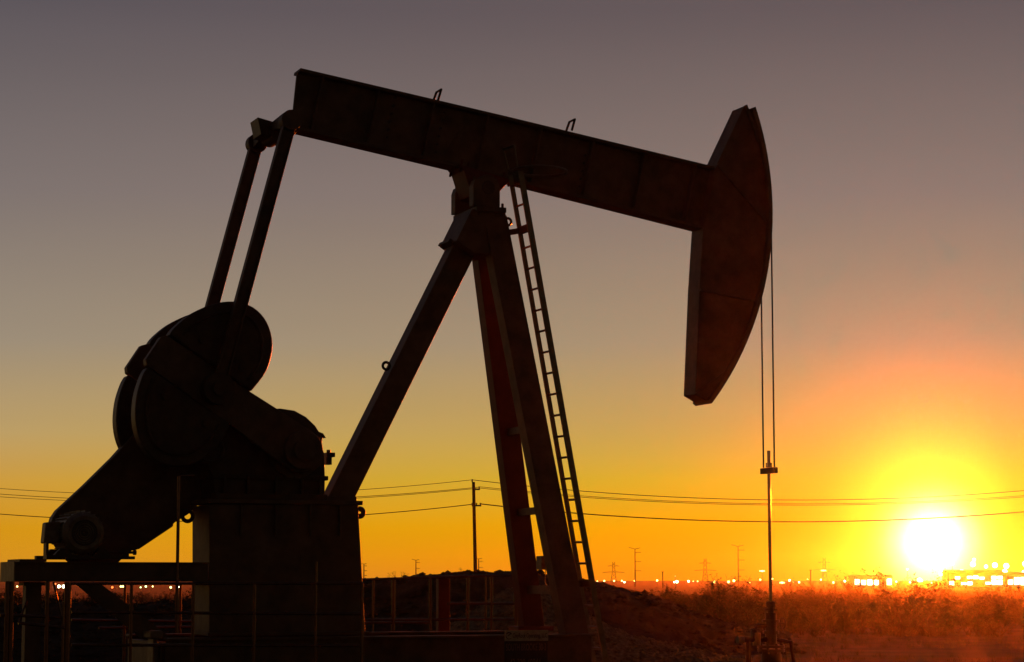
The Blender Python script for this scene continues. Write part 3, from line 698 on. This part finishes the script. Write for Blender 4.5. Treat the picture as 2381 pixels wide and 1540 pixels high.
def lattice(px, top, Y, label):
    b = U(px, 1352, Y); z1 = U(px, top, Y).z; s = Y / F; w = 8 * s
    t = thing('lattice_tower', (b.x, Y, 0), label, 'transmission tower', 0, 'lattice pylons on the horizon')
    m = MB(); zw = z1 * .55
    for i in (-1, 1):
        for j in (-1, 1): m.tube([(i * w, j * w, 0), (i * w * .42, j * w * .42, zw), (i * w * .3, j * w * .3, z1)], .45 * s, 4)
    for k in range(6):
        za, zb = z1 * k / 6, z1 * (k + 1) / 6; wa = w * (1 - .58 * min(1, za / zw)); wb = w * (1 - .58 * min(1, zb / zw))
        for j in (-1, 1): m.tube([(-wa, j * wa, za), (wb, j * wb, zb)], .3 * s, 4).tube([(wa, j * wa, za), (-wb, j * wb, zb)], .3 * s, 4)
    m.build('lattice_body', M['tower'], t)
    for z, l in ((z1 * .82, 14), (z1 * .55, 26)):
        MB().tube([(-l * s, 0, z), (0, 0, z + 3 * s), (l * s, 0, z)], .45 * s, 4).tube([(-l * s, 0, z), (l * s, 0, z)], .4 * s, 4).build('arm', M['tower'], t)
lattice(1427, 1307, 800, 'lattice pylon standing right beside the ladder foot')
lattice(1640, 1299, 800, 'lattice pylon midway between the two taller steel poles')
lattice(1917, 1297, 820, 'faint lattice pylon left of the setting sun')
def smallpole(px, top, Y, label, lamp=None):
    b = U(px, 1352, Y); z1 = U(px, top, Y).z; s = Y / F
    t = thing('short_pole', (b.x, Y, 0), label, 'pole', 0, 'short bare poles near the horizon')
    MB().tube([(0, 0, 0), (0, 0, z1)], 1.2 * s, 6).build('shaft', M['wood'], t); MB().tube([(-3 * s, 0, z1), (3 * s, 0, z1)], .8 * s, 5).build('crossbar', M['wood'], t)
smallpole(1541, 1330, 500, 'short wooden pole on the plain right of the first steel pole')
smallpole(1885, 1326, 500, 'short wooden pole above the brush right of the polished rod')

# ------------------------------------------------------------------ lamps along the horizon
def lamp(px, py, d, m, label, Y=700, arms=0):
    p = U(px, py, Y); s = Y / F
    t = thing('lamp_post', (p.x, Y, 0), label, 'street lamp', 0, 'lit lamp posts along the horizon')
    MB().tube([(0, 0, 0), (0, 0, max(p.z - d * s * .4, .5))], .5 * s, 5).build('post', M['tower'], t)
    b = MB(); n = 10
    for k in range(1, n):
        th = math.pi * k / n
        for i in range(n): b.v.append((d * s / 2 * math.sin(th) * math.cos(2 * math.pi * i / n), d * s / 2 * math.sin(th) * math.sin(2 * math.pi * i / n), p.z + d * s / 2 * math.cos(th)))
    for k in range(n - 2):
        for i in range(n): b.f.append((k * n + i, k * n + (i + 1) % n, (k + 1) * n + (i + 1) % n, (k + 1) * n + i))
    b.f.append(tuple(range(n))); b.f.append(tuple(range((n - 2) * n, (n - 1) * n)))
    if arms: b.tube([(-arms * s, 0, p.z), (arms * s, 0, p.z)], 1.2 * s, 6)
    b.build('lamp', m, t, smooth=True)
lamps = [(40, 1364, 4, 'lamp_y', 'faint amber lamp leftmost below the motor platform'), (94, 1364, 4, 'lamp_y', 'small amber lamp between support column and thick post'),
 (129, 1358, 3, 'lamp_r', 'small red lamp up left of the pair of bright white lamps'), (137, 1364, 7, 'lamp_w', 'left one of the pair of bright greenish white lamps'), (148, 1364, 7.5, 'lamp_w', 'right one of the pair of bright greenish white lamps'),
 (261, 1366, 5, 'lamp_r', 'orange red lamp right of the diagonal brace'), (281, 1364, 4.5, 'lamp_y', 'left one of two touching yellow lamps beside the orange lamp'), (286, 1364, 4.5, 'lamp_y', 'right one of two touching yellow lamps beside the orange lamp'),
 (327, 1366, 3.5, 'lamp_g', 'small green lamp under the motor platform'), (339, 1364, 4.5, 'lamp_g', 'brighter green lamp under the motor platform'), (355, 1364, 3.5, 'lamp_y', 'small dim yellow lamp right of the green lamps'), (397, 1366, 5, 'lamp_y', 'yellow lamp left of the thin conduit'),
 (415, 1365, 4, 'lamp_w', 'white lamp by the conduit left of the pedestal'),
 (1389, 1352, 4, 'lamp_y', 'yellow lamp touching the right rail of the ladder'), (1405, 1351, 5, 'lamp_y', 'yellow lamp left of the lattice pylon beside the ladder'), (1428, 1351, 5, 'lamp_y', 'yellow lamp at the foot of the lattice pylon by the ladder'), (1446, 1351, 5, 'lamp_y', 'yellow lamp right of the lattice pylon by the ladder'), (1452, 1354, 5, 'lamp_w', 'brighter low lamp right of the lattice pylon by the ladder'),
 (1476, 1351, 5.5, 'lamp_y', 'yellow lamp at the foot of the first steel pole'), (1528, 1350, 6, 'lamp_y', 'yellow lamp just left of the short wooden pole'), (1570, 1340, 4, 'lamp_r', 'red lamp held above the two bright lamps'), (1568, 1354, 5, 'lamp_w', 'smaller left one of two bright lamps below the red lamp'), (1574, 1353, 8, 'lamp_w', 'larger right one of two bright lamps below the red lamp'),
 (1601, 1352, 6, 'lamp_w', 'white lamp between the red lamp and the second lattice pylon'), (1612, 1352, 3, 'lamp_y', 'tiny amber lamp just right of the white lamp'), (1622, 1352, 4, 'lamp_y', 'small amber lamp left of the second lattice pylon'),
 (1772, 1328, 5, 'lamp_y', 'tall twin headed floodlight just left of the polished rod'), (1836, 1350, 6, 'lamp_w', 'white lamp in the brush right of the polished rod'), (1858, 1354, 5, 'lamp_w', 'second white lamp in the brush right of the polished rod'), (1915, 1327, 5, 'lamp_y', 'tall twin headed floodlight below the faint pylon'),
 (2138, 1349, 12, 'lamp_w', 'large round white lamp just left below the sun'), (2110, 1324, 5, 'lamp_w', 'tall thin lamp left of the sun glare'), (2265, 1302, 7, 'lamp_w', 'tall lamp mast over the lit plant building'), (2336, 1330, 12, 'lamp_w', 'bright round lamp right of the lit plant building')]
import itertools
rl = random.Random(5)
spots = ['just right of the first steel pole foot', 'at the near edge of the brush glow', 'under the second lattice pylon', 'between second lattice pylon and second steel pole', 'at the second steel pole foot', 'right of the second steel pole foot', 'left of the twin headed floodlight', 'close left of the polished rod', 'close right of the polished rod', 'left of the short pole in the brush', 'right of the short pole in the brush', 'under the faint pylon', 'right of the faint pylon', 'left of the low lit building', 'above the low lit building', 'right of the low lit building', 'left of the large round lamp', 'right of the large round lamp', 'below the left of the sun', 'below the centre of the sun', 'below the right of the sun']
for k, sp_ in enumerate(spots):  # lamps added at random spots to make up the glowing horizon strip
    lamps.append((1660 + k * 27 + rl.uniform(-8, 8), rl.uniform(1346, 1356), rl.uniform(3, 8), 'lamp_w' if k > 8 else 'lamp_y', 'small lamp added for the glowing horizon strip, ' + sp_))
words = ['leftmost', 'second', 'third', 'fourth', 'fifth', 'sixth', 'rightmost']
for row, (y_, nm_) in enumerate(((1314, 'upper'), (1334, 'middle'), (1350, 'lower'))):  # rows of added lamps that merge into the white glare
    for k, w_ in enumerate(words):
        lamps.append((2192 + k * 31 + row * 6 + rl.uniform(-9, 9), y_ + rl.uniform(-3, 4), rl.uniform(5, 14 + 5 * row), 'lamp_w', w_ + ' added lamp in the ' + nm_ + ' row filling the glare right of the sun'))
for px, py, d, m, lb_ in lamps: lamp(px, py, d * (1 if px < 500 or px > 2180 else .75), M[m], lb_, 480 if px < 500 else 700, arms=6 if 'twin' in lb_ else 0)
def far_shed(px0, px1, py0, Y, label, rows, wd=.8):
    p, q = U(px0, py0, Y), U(px1, py0, Y); s = Y / F; w = q.x - p.x; h = p.z
    t = thing('plant_building', ((p.x + q.x) / 2, Y, 0), label, 'building', 0, 'long lit industrial buildings on the horizon')
    MB().box(-w / 2, w / 2, -9, 0, 0, h).build('wall', M['shed'], t)
    MB().hexa([(-w / 2 - .3, -.4, h + .003), (w / 2 + .3, -.4, h + .003), (w / 2 + .3, 9.4, h + .003), (-w / 2 - .3, 9.4, h + .003)], [(-w / 2 - .3, 3, h + .9), (w / 2 + .3, 3, h + .9), (w / 2 + .3, 6, h + .9), (-w / 2 - .3, 6, h + .9)]).build('roof', M['shed'], t)
    n = max(4, int(w / 1.6))
    for r in range(rows):  # glowing panels added to give the walls their blown-out white
        for k in range(n):
            if random.random() < .22: continue
            x = -w / 2 + w * (k + .5) / n; z0 = h * (.12 + .85 * r / rows) + random.uniform(0, .12) * h / rows; z1 = z0 + h * .85 / rows * random.uniform(.35, .8)
            f = MB().box(x - w / n * .5 * wd * .85, x + w / n * .5 * wd * .85, .02, .08, z0, z1).build('glow_panel', M['glare_panel'], t)
far_shed(2205, 2332, 1333, 620, 'brightly lit white plant building at the right below the sun', 2, .92)
far_shed(2342, 2430, 1338, 620, 'lower lit plant building cut by the right edge of the photo', 1, .9)
far_shed(1985, 2075, 1344, 640, 'low lit building added for the bright strip behind the brush left of the sun', 1, .8)  # building added to brighten the strip under the horizon

# ------------------------------------------------------------------ brush
def bush_mesh(rad, ht, stems, leaves, seed, spread=1.0):
    rnd = random.Random(seed); V, Fc = [], []
    tips = []
    def twig(p, d, l, w, depth):
        n = 4; q = Vector(p); dd = Vector(d).normalized(); pts = [q.copy()]
        for i in range(n):
            dd = (dd + Vector((rnd.uniform(-.28, .28), rnd.uniform(-.28, .28), rnd.uniform(-.12, .22)))).normalized(); q = q + dd * l / n; pts.append(q.copy())
        side = dd.cross(Vector((rnd.uniform(-1, 1), rnd.uniform(-1, 1), .3))).normalized(); side2 = dd.cross(side).normalized()
        for sd in ((side, side2) if depth < 2 else (side,)):
            o = len(V)
            for i, pp in enumerate(pts):
                ww = w * (1 - .8 * i / n); V.append(tuple(pp - sd * ww)); V.append(tuple(pp + sd * ww))
            for i in range(n): Fc.append((o + 2 * i, o + 2 * i + 1, o + 2 * i + 3, o + 2 * i + 2))
        tips.extend(pts[2:])
        if depth < 3:
            for k in range(rnd.choice((2, 3))):
                i = rnd.randint(1, n); twig(pts[i], dd + Vector((rnd.uniform(-.9, .9), rnd.uniform(-.9, .9), rnd.uniform(-.2, .5))), l * rnd.uniform(.45, .7), w * .55, depth + 1)
    for k in range(stems):
        a = rnd.uniform(0, 6.28); e = rnd.uniform(.1, 1.0) * spread
        twig((rnd.uniform(-.15, .15) * rad, rnd.uniform(-.15, .15) * rad, 0), (math.cos(a) * e * rad, math.sin(a) * e * rad, ht * .9), ht * rnd.uniform(.4, .72), .022, 0)
    nt = len(Fc)
    for k in range(leaves):
        p = Vector(rnd.choice(tips)) + Vector((rnd.gauss(0, .05), rnd.gauss(0, .05), rnd.gauss(0, .05))); s = rnd.uniform(.015, .04)
        x = Vector((rnd.uniform(-1, 1), rnd.uniform(-1, 1), rnd.uniform(-1, 1))).normalized(); y = x.orthogonal().normalized(); o = len(V)
        V.extend([tuple(p - x * s * 1.6), tuple(p + y * s * .6), tuple(p + x * s * 1.6), tuple(p - y * s * .6)]); Fc.append((o, o + 1, o + 2, o + 3))
    return np.array(V), Fc, nt
protos = [bush_mesh(1.0, 1.5, 7, 420, s, 1.3) for s in range(5)]
sparse = [bush_mesh(.8, 1.7, 5, 200, 20 + s, .7) for s in range(4)]
def make_shrub(px, ytop, Y, pr, label):
    p = U(px, ytop, Y); V, Fc, nt = pr; k = p.z / V[:, 2].max()
    t = thing('shrub', (p.x, Y, 0), label, 'shrub', random.uniform(0, 6), 'taller shrubs rising above the brush line')
    o = MB(); o.v = [tuple(q) for q in V * k]; o.f = Fc[:nt]; o.build('stems', M['twig'], t)
    o = MB(); used = V * k; o.v = [tuple(q) for q in used]; o.f = Fc[nt:]; o.build('leaves', M['leaf'], t)
for px, yt, Y_, lb_ in ((914, 1326, 58, 'small dry weed on the berm crest, left one of two close together'), (938, 1327, 58, 'small dry weed on the berm crest, right one of two close together'), (1078, 1318, 58, 'tiny dry weed on the berm crest just left of the wooden pole'), (1302, 1324, 58, 'dry weed on the berm crest between the front legs')):
    c_ = U(px, yt + 12, Y_); V, Fc, nt = sparse[int(px) % 4]; k = (U(px, yt, Y_).z - c_.z + .25) / V[:, 2].max()
    t = thing('weed', (c_.x, Y_, c_.z - .25), lb_, 'weed', random.uniform(0, 6), 'dry weeds on the berm crest')
    o = MB(); o.v = [tuple(q) for q in V * k]; o.f = Fc[:nt]; o.build('stems', M['twig'], t)
    o = MB(); o.v = [tuple(q) for q in V * k]; o.f = Fc[nt:]; o.build('leaves', M['leaf'], t)
shr = [(1560, 1352, 'shrub tip rising right of the berm end'), (1672, 1345, 'airy shrub just left of the second steel pole'), (1745, 1338, 'leaning shrub between second steel pole and polished rod'), (1775, 1340, 'twiggy shrub touching the polished rod on its left'),
       (1830, 1344, 'low twiggy shrub just right of the polished rod'), (1872, 1346, 'low round shrub under the short wooden pole'), (1938, 1333, 'tall forked shrub right of the faint pylon'), (1962, 1326, 'dense upright shrub a little right of the forked shrub'), (1998, 1330, 'narrow shrub with a thin crown before the lit low building'), (2043, 1316, 'largest leafy shrub silhouetted left of the sun'),
       (2078, 1340, 'low spreading shrub beneath the sun glare on the left'), (2120, 1342, 'small shrub beside the large round lamp'), (2178, 1346, 'thin shrub directly beneath the sun'), (2212, 1338, 'bushy shrub left of the lit plant building'), (2296, 1350, 'low shrub in front of the lit plant building'), (2338, 1336, 'tall dark shrub right of the lit plant building'), (2368, 1342, 'shrub nearest the right edge of the photo')]
for i, (px, yt, lb_) in enumerate(shr): make_shrub(px, yt, 105 + (i * 37) % 40, (sparse + protos)[i % 9], lb_)
bv, bf, mi = [], [], []; off = 0
def scatter(n, x0, x1, Y0, Y1, hfun):
    global off
    for k in range(n):
        Y = Y0 + (Y1 - Y0) * random.random() ** 1.3; px = random.uniform(x0, x1); V, Fc, nt = random.choice(protos + sparse[:2])
        s = hfun(px, Y) / V[:, 2].max() * random.uniform(.7, 1.15); a = random.uniform(0, 6.28)
        c_, s_ = math.cos(a), math.sin(a); wx = random.uniform(.9, 1.6)
        X = (px - W / 2) / F * Y
        Vn = np.stack([(V[:, 0] * c_ - V[:, 1] * s_) * s * wx + X, (V[:, 0] * s_ + V[:, 1] * c_) * s * wx + Y, V[:, 2] * s], 1)
        bv.append(Vn); bf.extend([tuple(i + off for i in f) for f in Fc]); mi.extend([0] * nt + [1] * (len(Fc) - nt)); off += len(V)
hb = lambda px, Y: max(.55, 1.7 - 32 * Y / F) * (.95 + .75 * noise.noise(Vector((px * .011, Y * .09, 2))))
scatter(420, 1500, 2420, 68, 110, hb)
scatter(220, 1430, 2420, 110, 220, hb)
scatter(150, -40, 470, 62, 160, lambda px, Y: max(.6, 1.7 - 26 * Y / F))
me = bpy.data.meshes.new('brush'); me.from_pydata(np.concatenate(bv).tolist(), [], bf); me.materials.append(M['twig']); me.materials.append(M['leaf'])
me.polygons.foreach_set('material_index', mi); me.update()
brush = bpy.data.objects.new('brush', me); C.objects.link(brush); tag(brush, 'dense dry desert brush covering the plain below the horizon', 'brush', kind='stuff')

# loose stones and clods lying on the berm, the pile and the pad
dg = None
def stones(n, name, targets, label, m, smin, smax):
    ob = MB(); rnd = random.Random(3)
    for tgt in targets:
        vs = [vv.co for vv in tgt.data.vertices]
        for k in range(n):
            p = rnd.choice(vs)
            if p.z < -.02: continue
            s_ = rnd.uniform(smin, smax) * (1 if rnd.random() < .85 else 2.2); V = []
            for x, y, z in ((1, 0, 0), (-1, 0, 0), (0, 1, 0), (0, -1, 0), (0, 0, 1), (0, 0, -1)):
                V.append((p.x + (x + rnd.uniform(-.35, .35)) * s_ * 1.2, p.y + (y + rnd.uniform(-.35, .35)) * s_, p.z + (z + rnd.uniform(-.3, .3)) * s_ * .75))
            ob.add(V, [(0, 2, 4), (2, 1, 4), (1, 3, 4), (3, 0, 4), (2, 0, 5), (1, 2, 5), (3, 1, 5), (0, 3, 5)])
    tag(ob.build(name, m), label, 'stones', kind='stuff')
stones(2600, 'clods', [bpy.data.objects['earth_berm'], bpy.data.objects['earth_bank']], 'loose earth clods over the dark berm and bank', M['berm'], .02, .07)
stones(4200, 'gravel_stones', [bpy.data.objects['gravel_pile']], 'loose pale stones covering the gravel pile', M['gravel'], .015, .045)

# grass tufts on the near ground at right
gv, gf = [], []
for k in range(900):
    px = random.uniform(1560, 2400); Y = random.uniform(46, 75); X = (px - W / 2) / F * Y
    if noise.noise(Vector((X * .25, Y * .25, 5))) < -.05: continue
    for j in range(7):
        h = random.uniform(.04, .16); a = random.uniform(0, 6.28); x, y = X + random.gauss(0, .06), Y + random.gauss(0, .06); l = random.uniform(-.06, .06); o = len(gv)
        gv += [(x - .004, y, 0), (x + .004, y, 0), (x + l, y + l, h)]; gf.append((o, o + 1, o + 2))
gr = MB(); gr.v = gv; gr.f = gf; tag(gr.build('grass', M['leaf']), 'thin dry grass tufts on the gravel ground at right', 'grass', kind='stuff')

# ------------------------------------------------------------------ scattering volume added for the lens flare veil
hz = MB().box(-500, 500, -860, 20, -1, 11.4).build('flare_volume', M['dark'])
hz.data.materials.clear()
hm = bpy.data.materials.new('flare_veil'); hm.use_nodes = True; t = hm.node_tree; t.nodes.clear()
vo = t.nodes.new('ShaderNodeVolumePrincipled'); vo.inputs['Density'].default_value = 6.2e-5; vo.inputs['Anisotropy'].default_value = .97; vo.inputs['Color'].default_value = (1, 1, 1, 1)
ot = t.nodes.new('ShaderNodeOutputMaterial'); t.links.new(vo.outputs[0], ot.inputs['Volume']); hz.data.materials.append(hm)
tag(hz, 'thin scattering volume added for the orange lens flare veil towards the sun', None, kind='stuff')
